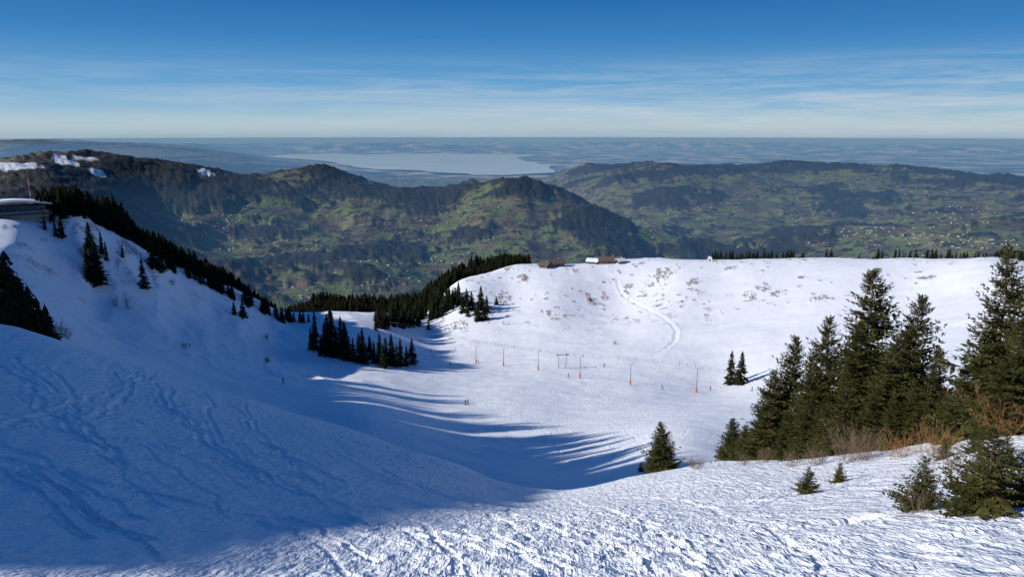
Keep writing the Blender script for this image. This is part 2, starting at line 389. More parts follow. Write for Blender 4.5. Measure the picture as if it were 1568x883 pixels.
# ---------------------------------------------------------------- lake
def curved_patch(name,ring,z0,mat):
    ring=np.array(ring); c=ring.mean(0); vs=[];K=14
    for k in range(K+1):
        f=k/K
        for p in ring:
            q=c+(p-c)*f; vs.append((q[0],q[1],z0-(q[0]**2+q[1]**2)/(2*RE)))
    n=len(ring); fs=[]
    for k in range(K):
        for i in range(n):
            fs.append((k*n+i,k*n+(i+1)%n,(k+1)*n+(i+1)%n,(k+1)*n+i))
    me=bpy.data.meshes.new(name); me.from_pydata(vs,[],fs)
    ob=bpy.data.objects.new(name,me); scene.collection.objects.link(ob); me.materials.append(mat); return ob
def on_plain(u,v,z0):
    az,t=pixel_ray(u,v)
    A=1/(2*RE); B=t; C=-z0; disc=B*B-4*A*C
    r=(-B-math.sqrt(max(disc,0)))/(2*A); return r*math.sin(az),r*math.cos(az)
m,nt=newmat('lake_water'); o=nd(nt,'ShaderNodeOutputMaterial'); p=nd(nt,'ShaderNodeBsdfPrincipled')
g=nd(nt,'ShaderNodeNewGeometry'); n=noise(nt,g.outputs['Position'],1/2500,4); r=ramp(nt,[(.3,(.54,.66,.74)),(.7,(.68,.77,.82))],n.outputs[0])  # bright sky reflection is put into the water's base colour
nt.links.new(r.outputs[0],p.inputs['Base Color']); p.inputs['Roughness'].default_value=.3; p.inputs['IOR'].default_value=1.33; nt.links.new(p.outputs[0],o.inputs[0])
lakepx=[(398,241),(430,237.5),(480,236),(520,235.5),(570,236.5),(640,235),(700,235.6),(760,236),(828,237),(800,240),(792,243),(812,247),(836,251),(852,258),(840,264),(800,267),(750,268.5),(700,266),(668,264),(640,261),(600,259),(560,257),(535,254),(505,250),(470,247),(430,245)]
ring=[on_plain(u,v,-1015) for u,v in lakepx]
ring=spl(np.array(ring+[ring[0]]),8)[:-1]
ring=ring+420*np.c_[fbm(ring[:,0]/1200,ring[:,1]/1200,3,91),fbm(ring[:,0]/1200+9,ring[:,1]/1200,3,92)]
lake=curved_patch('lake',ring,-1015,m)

# ---------------------------------------------------------------- haze layer (curved slab of air filling the valleys)
rr=[3000,8000,15000,25000,40000,60000,80000,100000,120000,133000]; nn=48; vs=[];fs=[]
for top in (1,0):
    for r_ in rr:
        for k in range(nn):
            a=2*math.pi*k/nn; vs.append((r_*math.cos(a),r_*math.sin(a),(-300 if top else -4200)-r_*r_/(2*RE)))
M=len(rr)*nn
vs+=[(0,0,-300),(0,0,-4200)]; CT,CB=2*M,2*M+1
for i in range(nn):
    fs.append((CT,i,(i+1)%nn)); fs.append((CB,M+(i+1)%nn,M+i))
    for k in range(len(rr)-1):
        a,b,c,d=k*nn+i,k*nn+(i+1)%nn,(k+1)*nn+(i+1)%nn,(k+1)*nn+i
        fs.append((a,d,c,b)); fs.append((M+a,M+b,M+c,M+d))
    k=len(rr)-1; a,b=k*nn+i,k*nn+(i+1)%nn; fs.append((a,M+a,M+b,b))
me=bpy.data.meshes.new('atmospheric_haze'); me.from_pydata(vs,[],fs)
bm=bmesh.new(); bm.from_mesh(me); bmesh.ops.recalc_face_normals(bm,faces=bm.faces); bm.to_mesh(me); bm.free()
haze=bpy.data.objects.new('atmospheric_haze',me); scene.collection.objects.link(haze)
m,nt=newmat('haze_air'); o=nd(nt,'ShaderNodeOutputMaterial')
SIG=np.array([3.0e-5,4.5e-5,6.9e-5]); EQ=np.array([.160,.275,.395]); EM=SIG*EQ
ab=nd(nt,'ShaderNodeVolumeAbsorption'); ab.inputs['Density'].default_value=float(SIG[2]); ab.inputs['Color'].default_value=(*(1-SIG/SIG[2]),1)
em=nd(nt,'ShaderNodeEmission'); em.inputs['Color'].default_value=(*(EM/EM[2]),1); em.inputs['Strength'].default_value=float(EM[2])  # the air glows by itself, standing in for scattered daylight
ad=nd(nt,'ShaderNodeAddShader'); nt.links.new(ab.outputs[0],ad.inputs[0]); nt.links.new(em.outputs[0],ad.inputs[1]); nt.links.new(ad.outputs[0],o.inputs['Volume'])
me.materials.append(m)

# ---------------------------------------------------------------- trees
def mesh_from(name,V,Fc,mats,mi=None):
    me=bpy.data.meshes.new(name); me.from_pydata(V,[],Fc)
    for q in mats: me.materials.append(q)
    if mi is not None: me.polygons.foreach_set('material_index',mi)
    me.update(); return me
def needle_mat(name,dark,light,warm):
    m,nt=newmat(name); o=nd(nt,'ShaderNodeOutputMaterial')
    g=nd(nt,'ShaderNodeNewGeometry'); n=noise(nt,g.outputs['Position'],1.3,3,.6); n2=noise(nt,g.outputs['Position'],9,2)
    c=ramp(nt,[(.3,dark),(.55,light),(.75,warm)],n.outputs[0])
    c2=mix(nt,1.0,c.outputs[0],ramp(nt,[(.3,(.55,.55,.55)),(.7,(1.3,1.3,1.3))],n2.outputs[0]).outputs[0],'MULTIPLY')
    d=nd(nt,'ShaderNodeBsdfDiffuse'); t=nd(nt,'ShaderNodeBsdfTranslucent'); nt.links.new(c2,d.inputs[0]); nt.links.new(c2,t.inputs[0])
    ms=nd(nt,'ShaderNodeMixShader'); ms.inputs[0].default_value=.28; nt.links.new(d.outputs[0],ms.inputs[1]); nt.links.new(t.outputs[0],ms.inputs[2]); nt.links.new(ms.outputs[0],o.inputs[0]); return m
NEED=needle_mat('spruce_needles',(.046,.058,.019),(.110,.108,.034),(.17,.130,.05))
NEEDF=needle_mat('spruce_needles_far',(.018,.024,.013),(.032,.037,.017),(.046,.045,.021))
BARK=simple('bark',(.09,.065,.045),.9,.35,4)
TWIG=simple('bare_twigs',(.13,.085,.055),.9,.3,6)
RUST=simple('rusty_twigs',(.24,.12,.045),.9,.3,6)

def detailed_spruce(seed,rad=0.2,levels=46,per=8,stations=8,base=0.03,gap=0.0,bw_=.22):
    rnd=random.Random(seed); V=[];Fc=[];MI=[]
    bend=[(rnd.uniform(-.012,.012),rnd.uniform(-.012,.012)) for _ in range(9)]
    def tc(h):
        k=max(0,min(h*8,7.999)); i=int(k); f=k-i
        return (bend[i][0]*(1-f)+bend[i+1][0]*f, bend[i][1]*(1-f)+bend[i+1][1]*f)
    n=7
    for k in range(9):
        h=k/8; r=.016*(1-h)**.9+.0012; cx,cy=tc(h)
        for i in range(n): V.append((cx+r*math.cos(i*2*math.pi/n),cy+r*math.sin(i*2*math.pi/n),h-.02*(k==0)))
    for k in range(8):
        for i in range(n): Fc.append((k*n+i,k*n+(i+1)%n,(k+1)*n+(i+1)%n,(k+1)*n+i)); MI.append(1)
    def blade(p,d,l,w,nrm):
        sx=Vector(d).cross(nrm).normalized()*w
        p=Vector(p); d=Vector(d)
        i=len(V)
        m1=p+d*l*.45
        V.extend([tuple(p),tuple(m1+sx),tuple(p+d*l),tuple(m1-sx)]); Fc.append((i,i+1,i+2,i+3)); MI.append(0)
    lob=[rnd.uniform(.75,1.15) for _ in range(7)]
    for lv in range(levels):
        h=base+(1-base)*(lv/(levels))**0.93
        if rnd.random()<gap: continue
        lvf=rnd.uniform(.74,1.18)
        for b in range(per):
            hh=max(.01,min(.985,h+rnd.uniform(-.012,.012))); phi=rnd.uniform(0,2*math.pi)
            f=1-hh
            L_=lvf*rad*(f**.75)*rnd.uniform(.62,1.12)*lob[int(phi/(2*math.pi)*7)%7]*(1.0 if hh>.12 else .75+2*hh)+.008
            if rnd.random()<.08: L_*=1.3
            if rnd.random()<.10: L_*=.5
            el=math.radians(-22+50*hh**1.6+rnd.uniform(-9,9)); cx,cy=tc(hh)
            out=Vector((math.cos(phi),math.sin(phi),0)); up=Vector((0,0,1)); sd=out.cross(up)
            pts=[]
            for s in range(stations+1):
                t=s/stations
                pts.append(Vector((cx,cy,hh))+out*(L_*t*math.cos(el))+up*(L_*(t*math.sin(el)+.22*t*t-.10*math.sin(t*math.pi)*(1-hh)))+sd*(L_*.05*math.sin(t*3+phi)))
            i=len(V); w=.0022*(.4+f)
            V.extend([tuple(pts[0]+up*w),tuple(pts[0]-up*w),tuple(pts[-1])]); Fc.append((i,i+1,i+2)); MI.append(1)
            ns=max(3,int(stations*(.45+.7*f)))
            for s in range(1,ns+1):
                t=s/ns*1.0; k=min(int(t*stations),stations-1); ft=t*stations-k
                p=pts[k].lerp(pts[k+1],min(ft,1)); dr=(pts[k+1]-pts[k]).normalized()
                tl=(L_*.30*(1.1-.7*t)+.011)*rnd.uniform(.7,1.3)
                for sg in (-1,1):
                    d=(dr*.75+sd*sg*rnd.uniform(.5,1)+up*rnd.uniform(-.35,.12)).normalized()
                    nr=(up+Vector((rnd.uniform(-.7,.7),rnd.uniform(-.7,.7),0))).normalized()
                    blade(p,d,tl,tl*bw_,nr)
                    if rnd.random()<.6:
                        q=p+d*tl*.35; d2_=(d+dr*.8+up*rnd.uniform(-.5,.3)).normalized(); blade(q,d2_,tl*.6,tl*.14,nr)
                if rnd.random()<.8:
                    blade(p,(dr*.4-up*.9+sd*rnd.uniform(-.3,.3)).normalized(),tl*.6,tl*.15,sd)
            blade(pts[-1],(pts[-1]-pts[-2]).normalized(),.02+L_*.1,.004,up)
    blade((*tc(1),.965),(0,0,1),.045,.0035,Vector((1,0,0))); blade((*tc(1),.965),(0,0,1),.045,.0035,Vector((0,1,0)))
    return mesh_from('spruce_mesh',V,Fc,[NEED,BARK],MI)
def simple_spruce(seed,rad=.17,levels=22,k=10):
    rnd=random.Random(seed); V=[];Fc=[]
    for i in range(5): V.append((.012*math.cos(i*1.2566),.012*math.sin(i*1.2566),-.03))
    V.append((0,0,.95))
    for i in range(5): Fc.append((i,(i+1)%5,5))
    for lv in range(levels):
        h=.03+.95*(lv/levels); f=1-h; r=rad*f**.8*rnd.uniform(.75,1.15)+.008; ph=rnd.uniform(0,6.28); dz=1.0/levels
        for i in range(k):
            if rnd.random()<.08: continue
            a=ph+i*2*math.pi/k+rnd.uniform(-.25,.25); rr_=r*rnd.uniform(.6,1.25); w=rnd.uniform(.25,.45)
            lo=h-dz*rnd.uniform(.0,.9)
            b=len(V)
            V.extend([(0,0,min(1,h+dz*1.1)),(rr_*.66*math.cos(a-w),rr_*.66*math.sin(a-w),h-dz*.25),(rr_*math.cos(a),rr_*math.sin(a),lo),(rr_*.66*math.cos(a+w),rr_*.66*math.sin(a+w),h-dz*.25)])
            Fc.append((b,b+1,b+2)); Fc.append((b,b+2,b+3))
    b=len(V); V.extend([(-.004,0,.95),(.004,0,.95),(0,0,1.02)]); Fc.append((b,b+1,b+2))
    return V,Fc
DS=[detailed_spruce(1,.25,46,9,8),detailed_spruce(2,.28,44,9,8,.02),detailed_spruce(3,.23,52,8,8,.03,.04),detailed_spruce(4,.32,38,10,8,.01)]
SAP=[detailed_spruce(11,.46,22,9,8,.02),detailed_spruce(12,.60,18,10,8,.02)]
SS=[simple_spruce(20+i,rad) for i,rad in enumerate((.20,.23,.18,.26))]
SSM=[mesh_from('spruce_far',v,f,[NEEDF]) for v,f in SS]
def put(name,me,x,y,h,sx=1.0,rot=None,sink=.03,tilt=0):
    ob=bpy.data.objects.new(name,me); scene.collection.objects.link(ob)
    z=float(gz(Z,x,y)); ob.location=(x,y,z-sink*1.0); ob.scale=(h*sx,h*sx,h)
    ob.rotation_euler=(random.uniform(-tilt,tilt),random.uniform(-tilt,tilt),random.uniform(0,6.28) if rot is None else rot); return ob
def at_r(u,r): a=az_of(u); return r*math.sin(a),r*math.cos(a)
def tree_at_r(name,me,u,vt,r,sx=1.0,tilt=.02):
    a,t=pixel_ray(u,vt); x,y=r*math.sin(a),r*math.cos(a); h=t*r-float(gz(Z,x,y)); return put(name,me,x,y,max(h,.6),sx,tilt=tilt)
for u,vt,r,k,sx in [(1216,512,41,1,1.0),(1275,485,39,0,1.0),(1347,412,38,2,1.25),(1408,448,35,0,1.05),(1318,490,36,1,1.0),(1376,510,33,3,.9),
   (1545,374,27,3,.9),(1590,420,24,1,1.0),(1475,565,30,3,1.1),(1245,535,37,3,.9),(1440,530,32,1,.95),(1185,565,40,3,.9),(1300,570,33,3,1),(1510,520,33,0,1.1),(1400,580,30,3,1),(1340,590,32,3,1),(1240,610,35,3,1),(1500,590,28,1,1.1),(1540,550,24,3,1),(1390,495,37,1,1),(1460,605,27,3,1),(1205,630,37,3,1),(1370,600,30,1,1),(1265,600,34,1,1.1),
   (1014,646,46,3,1.25),(1122,640,44,1,1.4),(1143,650,43,3,1.3),(1165,630,41,3,1.1)]:
    tree_at_r('spruce_tree',DS[k],u,vt,r,sx)
for u,vt,vb,k,sx in [(1418,695,778,0,1.25),(1528,650,785,1,1.1),(1500,690,775,0,1.4),(1240,712,755,0,1.2),(1285,725,738,1,1),(982,706,722,0,1),(1575,680,775,1,1.2),(1450,668,700,1,1.1),(1500,650,690,1,1),(1545,665,715,0,1.3)]:
    x,y=locate(u,vb,Z); r=math.hypot(x,y); tree_at_r('spruce_sapling',SAP[k],u,vt,r,sx)
def tree_base(u,vt,vb,sx=1.0):
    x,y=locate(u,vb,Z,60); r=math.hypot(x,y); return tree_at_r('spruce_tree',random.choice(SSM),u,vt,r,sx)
for u,vt,vb in [(1122,534,588),(1137,536,588),(66,330,352),(90,328,366),(82,332,362),(133,338,400),(140,365,432),(130,372,425),(145,380,430),(152,352,386),(160,368,400),(186,374,394),(216,392,440),(228,355,406),(240,363,412),
  (480,474,536),(496,490,545),(506,470,545),(520,482,545),(530,500,552),(548,508,556),(558,520,558),(580,508,556),(590,515,560),(600,520,560),(612,515,560),(630,516,558),(622,528,560),(572,520,556),(540,515,553),(512,500,548),(490,510,540),(474,500,535),(566,512,550),(606,525,562),(586,525,563),(598,508,555),(526,490,550),(500,478,540),(554,500,552),
  (357,460,482),(370,458,486),(656,488,505),(662,452,482),(714,440,470),(722,444,474),(736,436,474),(745,450,480),(732,460,492),(742,462,490),(760,452,468),(652,455,475),(488,530,545),(510,520,548),(716,455,485),(728,465,480),(640,470,490),(668,465,488),(708,448,480),(675,455,485),(684,448,478)]:
    tree_base(u,vt,vb,random.uniform(.95,1.2))
for u,vt,r in [(2,378,118),(14,402,112),(28,418,114),(44,432,108),(58,452,108),(68,462,112),(-12,380,110),(35,445,104),(20,440,101),(50,470,102),(5,430,98),(75,480,112),(10,455,95),(30,465,98),(0,460,90)]:
    tree_at_r('spruce_tree',random.choice(SSM),u,vt,r,1.2)
def forest_mesh(name,places):
    VV=[];FF=[];off=0
    for (x,y,h) in places:
        v,f=random.choice(SS); v=np.array(v); f=np.array(f); a=random.uniform(0,6.28); s=h*random.uniform(.9,1.35)
        c,s_=math.cos(a),math.sin(a); z=float(gz(Z,x,y))
        w=np.c_[x+s*(v[:,0]*c-v[:,1]*s_),y+s*(v[:,0]*s_+v[:,1]*c),z-.3+h*v[:,2]]
        VV.append(w);FF.append(f+off);off+=len(v)
    V=np.vstack(VV).astype(np.float32);Fa=np.vstack(FF).astype(np.int32)
    me=bpy.data.meshes.new(name); me.vertices.add(len(V)); me.vertices.foreach_set('co',V.ravel()); me.loops.add(Fa.size); me.loops.foreach_set('vertex_index',Fa.ravel())
    me.polygons.add(len(Fa)); me.polygons.foreach_set('loop_start',(np.arange(len(Fa))*3).astype(np.int32)); me.update(calc_edges=True)
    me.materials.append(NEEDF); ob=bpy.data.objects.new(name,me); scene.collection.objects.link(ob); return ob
# jagged spruce wood along the back of the crest
def fringe(u0,u1,n,dmin,dmax,h0,h1,lift):
    pl=[]
    for k in range(n):
        u=random.uniform(u0,u1); rc=np.interp(az_of(u),CR_a,CR_r); d=random.uniform(dmin,dmax)
        x,y=at_r(u,rc+d); z=float(gz(Z,x,y)); zc=float(gz(Z,*at_r(u,rc)))
        clump=0.75+0.5*float(fbm(np.array([x/14.0]),np.array([y/14.0]),2,77)[0])
        h=np.interp(u,h0,h1)*clump*random.uniform(.6,1.15)+max(0,(zc-z))*lift
        if h<28: pl.append((x,y,h))
    return pl
HU=[70,130,200,260,330,400,480]; HH=[9.5,11.5,12.5,11.5,9.5,8.5,8]
forest_mesh('spruce_forest',fringe(74,480,480,-7,6,HU,HH,.9)+fringe(74,480,800,6,28,HU,HH,.85))
HU2=[475,540,600,640,690,740,790,815]; HH2=[8,9,10.5,12.5,12.5,9.5,6,4]
forest_mesh('spruce_forest',fringe(470,812,300,-4,6,HU2,[q*.9 for q in HH2],.9)+fringe(470,812,1100,6,50,HU2,HH2,.85))
# scattered wood spilling on to the snow left of the huts
pl=[]
for k in range(90):
    u=random.uniform(575,705); v=np.interp(u,[575,640,705],[484,478,446])+random.uniform(2,22)
    x,y=locate(u,v,Z,60); pl.append((x,y,random.uniform(6,12)))
for k in range(55):
    u=random.uniform(250,475); v=np.interp(u,[250,300,380,440,480],[402,424,462,488,488])+random.uniform(2,9)
    x,y=locate(u,v,Z,60); pl.append((x,y,random.uniform(5,9)))
forest_mesh('spruce_forest',pl)
pl=[]
for k in range(150):
    u=random.choice([random.uniform(1085,1210),random.uniform(1370,1568),random.uniform(1100,1600)]); rc=np.interp(az_of(u),CR_a,CR_r); d=random.uniform(14,50)
    x,y=at_r(u,rc+d)
    z=float(gz(Z,x,y)); a,t=pixel_ray(u,random.uniform(378,393)); h=t*(rc+d)-z
    if h>1: pl.append((x,y,min(h,18)))
if pl: forest_mesh('treeline_spruces',pl)
pl=[]
seg=rp[:7]
for k in range(150):
    i=random.randint(0,5); f=random.random(); c=seg[i]*(1-f)+seg[i+1]*f; d=random.gauss(0,5)
    pl.append((c[0]+random.gauss(0,4),c[1]+d*.4,random.uniform(8,19)))
for k in range(700):
    x=random.uniform(-260,-60); y=random.uniform(-60,260)
    dd=np.min(np.hypot(rp[:,0]-x,rp[:,1]-y))
    if 24<dd<75: pl.append((x,y,random.uniform(6,10)))
pl=[q for q in pl if math.atan2(q[0],q[1])<-0.60]
forest_mesh('ridge_forest',pl)
def shrub(name,x,y,h,mat,seed,n=60,w=.5,thick=.007):
    rnd=random.Random(seed); V=[];Fc=[]
    def stick(a,b,r0):
        d=(b-a).normalized(); s=d.orthogonal().normalized(); t=d.cross(s); i=len(V)
        for q in range(3):
            an=q*2.094; V.append(tuple(a+(s*math.cos(an)+t*math.sin(an))*r0))
        V.append(tuple(b))
        for q in range(3): Fc.append((i+q,i+(q+1)%3,i+3))
    for k in range(n):
        a=rnd.uniform(0,6.28); b=Vector((rnd.gauss(0,w*.25)*h,rnd.gauss(0,w*.25)*h,-.05)); d=Vector((math.cos(a)*rnd.uniform(.1,w),math.sin(a)*rnd.uniform(.1,w),rnd.uniform(.4,1)))*h
        mid=b+d*.5; e=b+d+Vector((0,0,.05*h)); stick(b,mid+(mid-b)*.1,thick); stick(mid,e,thick*.7)
        for j in range(5):
            q=b.lerp(e,rnd.uniform(.3,.9)); stick(q,q+Vector((rnd.uniform(-.2,.2),rnd.uniform(-.2,.2),rnd.uniform(.1,.3)))*h,thick*.6)
    me=mesh_from(name,V,Fc,[mat]); ob=bpy.data.objects.new(name,me); scene.collection.objects.link(ob); ob.location=(x,y,float(gz(Z,x,y))); return ob
for i,(u,vb,h,mt,n) in enumerate([(1305,707,1.5,TWIG,80),(1325,706,1.2,TWIG,50),(1250,712,.9,TWIG,50),(1215,714,.7,TWIG,40),(1380,700,1.0,RUST,50),(1430,694,1.1,RUST,50),(1070,718,.8,TWIG,45),(1060,716,.6,TWIG,30),(1515,662,1.7,RUST,110),(1535,668,1.4,RUST,70),(1170,708,.9,TWIG,40),(1140,712,.6,TWIG,30),(1100,700,.7,TWIG,30),(1410,785,.5,TWIG,20),(1455,720,.7,TWIG,40)]):
    x,y=locate(u,vb,Z); shrub('bare_shrub',x,y,h,mt,i,n,.75)
for i,(u,vb,h) in enumerate([(196,475,6),(178,470,4),(158,435,7),(282,535,3),(410,555,2.5),(942,528,2.5),(95,515,3),(105,520,3),(560,440,6),(408,520,3),(88,516,4),(250,420,4),(265,440,3)]):
    x,y=locate(u,vb,Z,60); shrub('bare_shrub',x,y,h,TWIG,50+i,26,.5,.03)

# ---------------------------------------------------------------- built things
SNOWR=simple('roof_snow',(.85,.87,.9),.7,.04,1); WOOD=simple('weathered_wood',(.15,.10,.065),.8,.35,6); WOODD=simple('dark_wood',(.07,.05,.035),.8,.3,6)
GLASS=simple('window_glass',(.03,.04,.05),.1,.1,2); CONC=simple('concrete',(.35,.34,.32),.85,.15,3); METAL=simple('galvanised_steel',(.22,.23,.24),.5,.1,5,.3)
ORANGE=simple('orange_padding',(.62,.14,.05),.6,.1,5); ROOF=simple('roof_tiles',(.13,.095,.075),.8,.25,5); WHITE=simple('white_plaster',(.75,.74,.70),.8,.06,3)
ROOFM=simple('grey_metal_roof',(.42,.43,.44),.5,.1,3)
RED=simple('red_paint',(.55,.06,.04),.5,.1,5); DARK=simple('dark_fabric',(.03,.035,.05),.8,.2,8); BLUEF=simple('blue_fabric',(.05,.12,.35),.8,.2,8)
def empty(name,x,y,z,rot=0,s=1):
    e=bpy.data.objects.new(name,None); scene.collection.objects.link(e); e.location=(x,y,z); e.rotation_euler=(0,0,rot); e.scale=(s,s,s); return e
def part(par,name,V,Fc,mat,bev=0):
    me=mesh_from(name,V,Fc,[mat]); ob=bpy.data.objects.new(name,me); scene.collection.objects.link(ob); ob.parent=par
    if bev: b=ob.modifiers.new('bevel','BEVEL'); b.width=bev; b.segments=2
    return ob
def box(par,name,c,s,mat,bev=0):
    x,y,z=c;a,b,h=s[0]/2,s[1]/2,s[2]/2
    V=[(x-a,y-b,z-h),(x+a,y-b,z-h),(x+a,y+b,z-h),(x-a,y+b,z-h),(x-a,y-b,z+h),(x+a,y-b,z+h),(x+a,y+b,z+h),(x-a,y+b,z+h)]
    return part(par,name,V,[(0,3,2,1),(4,5,6,7),(0,1,5,4),(1,2,6,5),(2,3,7,6),(3,0,4,7)],mat,bev)
def tube(par,name,pts,r0,r1,mat,n=8):
    V=[];Fc=[];pts=[Vector(p) for p in pts]
    for i,p in enumerate(pts):
        d=(pts[min(i+1,len(pts)-1)]-pts[max(i-1,0)]).normalized(); s=d.orthogonal().normalized() if abs(d.z)<.99 else Vector((1,0,0)); t=d.cross(s)
        r=r0+(r1-r0)*i/(len(pts)-1)
        for k in range(n): a=2*math.pi*k/n; V.append(tuple(p+(s*math.cos(a)+t*math.sin(a))*r))
    for i in range(len(pts)-1):
        for k in range(n): Fc.append((i*n+k,i*n+(k+1)%n,(i+1)*n+(k+1)%n,(i+1)*n+k))
    Fc.append(tuple(range(n))[::-1]); Fc.append(tuple((len(pts)-1)*n+k for k in range(n)))
    return part(par,name,V,Fc,mat)
def chalet(name,x,y,rot,w,d,h,roofm,wall=WOOD,rh=None):
    z=float(gz(Z,x,y)); e=empty(name,x,y,z,rot); rh=rh or d*.28
    V=[(-w/2,-d/2,-1.5),(w/2,-d/2,-1.5),(w/2,d/2,-1.5),(-w/2,d/2,-1.5),(-w/2,-d/2,h),(w/2,-d/2,h),(w/2,d/2,h),(-w/2,d/2,h),(-w/2,0,h+rh),(w/2,0,h+rh)]
    part(e,'walls',V,[(0,1,5,4),(2,3,7,6),(1,2,6,9,5),(3,0,4,8,7),(0,3,2,1)],wall)
    box(e,'plinth',(0,0,-.5),(w+.1,d+.1,1.9),CONC)
    o_=.8; k=rh/(d/2); 
    for sg,nm in ((-1,'roof_front'),(1,'roof_back')):
        y1=sg*(d/2+o_); z1=h-k*o_
        V=[(-w/2-o_,0,h+rh+.06),(w/2+o_,0,h+rh+.06),(w/2+o_,y1,z1+.06),(-w/2-o_,y1,z1+.06)]; V+= [(a,b,c+.25) for a,b,c in V]
        part(e,nm,V,[(0,1,2,3),(4,7,6,5),(0,4,5,1),(1,5,6,2),(2,6,7,3),(3,7,4,0)],roofm)
    n=max(3,int(w/2.4))
    for i in range(n):
        xx=-w/2+(i+.5)*w/n
        if i==n//2: box(e,'door',(xx,-d/2-.03,.95+.45),(1.0,.08,2.0),WOODD)
        else:
            box(e,'window',(xx,-d/2-.02,1.8),(1.1,.06,1.1),GLASS); box(e,'window_frame',(xx,-d/2-.03,2.4),(1.3,.1,.1),WHITE); box(e,'window_sill',(xx,-d/2-.05,1.2),(1.3,.16,.08),WHITE)
    box(e,'chimney',(w*.22,d*.12,h+rh*.8+.5),(.7,.7,1.8),CONC,.03)
    return e
def hut(name,u,v,rot,w,d,h,roofm,wall=WOOD,dr=0):
    x,y=locate(u,v,Z,100); r=math.hypot(x,y)+dr; a=math.atan2(x,y); return chalet(name,r*math.sin(a),r*math.cos(a),rot-a,w,d,h,roofm,wall)
hut('alpine_hut',850,408,.35,11,7,2.4,ROOF,WOOD)
hut('alpine_hut',834,411,-.45,6,5,2.2,ROOF,WOODD)
hut('mountain_restaurant',932,404,.1,13,7,2.4,ROOF,WOOD)
hut('alpine_hut',908,404,-.3,7,5,2.1,SNOWR,WOODD)
hut('alpine_hut',950,403,.6,5,4,2.0,SNOWR,WOODD)
x,y=locate(1087,400,Z,100); e=empty('piste_shelter',x,y,float(gz(Z,x,y)),-.3,.75)
Vs=[];Fs=[]
for k in range(9):
    a=math.pi*k/8
    for yy in (-2,2): Vs.append((1.8*math.cos(a),yy,2.2+1.9*math.sin(a)))
for k in range(8): Fs.append((2*k,2*k+2,2*k+3,2*k+1))
b=len(Vs); Vs+=[(1.8,-2,-1),(1.8,2,-1),(-1.8,-2,-1),(-1.8,2,-1)]
Fs+=[(0,1,b+1,b),(16,b+2,b+3,17),tuple([b]+[2*k for k in range(9)]+[b+2]),tuple([b+3]+[2*k+1 for k in range(8,-1,-1)]+[b+1])]
part(e,'shell',Vs,Fs,WHITE); box(e,'door',(0,-2.04,1.0),(1.2,.08,2.2),WOODD); box(e,'base_slab',(0,0,-.4),(4.2,4.6,1),CONC)
a0=az_of(44); r0=298; x,y=r0*math.sin(a0),r0*math.cos(a0); z=float(gz(Z,x,y)); e=empty('panorama_restaurant',x-2,y,z+1.3,-a0+.12,.8)
box(e,'plinth',(0,0,-2.5),(25,10,6.2),CONC); box(e,'walls',(0,0,1.7),(23,9,2.3),WOODD)
for i in range(11): box(e,'window',(-10.4+i*2.08,-4.53,1.8),(1.75,.08,1.5),GLASS,0)
for i in range(12): box(e,'mullion',(-11.4+i*2.08,-4.58,1.8),(.14,.14,1.9),METAL)
Vs=[];Fs=[];K=14
for i in range(K+1):
    t=i/K; xx=-14+28*t; zz=2.95+1.5*math.sin(t*math.pi)
    Vs+=[(xx,-6.5,zz),(xx,6.5,zz),(xx,6.5,zz+.5),(xx,-6.5,zz+.5)]
for i in range(K):
    for k in range(4): Fs.append((i*4+k,i*4+(k+1)%4,i*4+4+(k+1)%4,i*4+4+k))
Fs+= [(0,3,2,1),(K*4,K*4+1,K*4+2,K*4+3)]
part(e,'arched_roof',Vs,Fs,ROOFM); part(e,'roof_snow',[(a*.9,b*.7+1.2,c+.42) for a,b,c in Vs],Fs,SNOWR)
box(e,'terrace',(3,-7,-.6),(20,5,.35),WOOD)
for i in range(11): box(e,'rail_post',(-7+i*2,-9.3,.1),(.08,.08,1.1),METAL)
box(e,'rail',(3,-9.3,.68),(20.2,.1,.08),METAL)
a1=az_of(66); r1=312; x,y=r1*math.sin(a1),r1*math.cos(a1); z=float(gz(Z,x,y)); top=pixel_ray(64,266)[1]*r1-z
e=empty('radio_mast',x,y,z)
segs=7
for k in range(segs):
    z0,z1=top*k/segs,top*(k+1)/segs; mt=RED if k%2==0 else ROOFM
    for q in range(3):
        an=q*2.094; c0,s0=math.cos(an),math.sin(an); c1,s1=math.cos(an+2.094),math.sin(an+2.094); w0=.26*(1-.6*k/segs); w1=.26*(1-.6*(k+1)/segs)
        tube(e,'leg',[(w0*c0,w0*s0,z0),(w1*c0,w1*s0,z1)],.035,.035,mt,5); tube(e,'brace',[(w0*c0,w0*s0,z0),(w1*c1,w1*s1,z1)],.02,.02,mt,4)
tube(e,'antenna',[(0,0,top),(0,0,top+3)],.04,.03,ROOFM,5)
for u,vt,vb in [(729,530,556),(771,534,561),(824,537,567),(888,545,580),(965,556,589),(1066,563,601)]:
    x,y=locate(u,vb,Z,60); r=math.hypot(x,y); z=float(gz(Z,x,y)); h=pixel_ray(u,vt)[1]*r-z
    e=empty('piste_pole',x,y,z); tube(e,'pole',[(0,0,-.3),(0,0,h)],.15,.10,METAL); tube(e,'padding',[(0,0,.05),(0,0,.6),(0,0,1.7)],.33,.30,ORANGE,10)  # orange-padded pole on the piste; its top is only a bracket and box
    tube(e,'bracket',[(0,0,h*.97),(.7,0,h)],.06,.05,METAL,6); box(e,'pole_head',(.85,0,h-.02),(.5,.3,.18),METAL,.03)
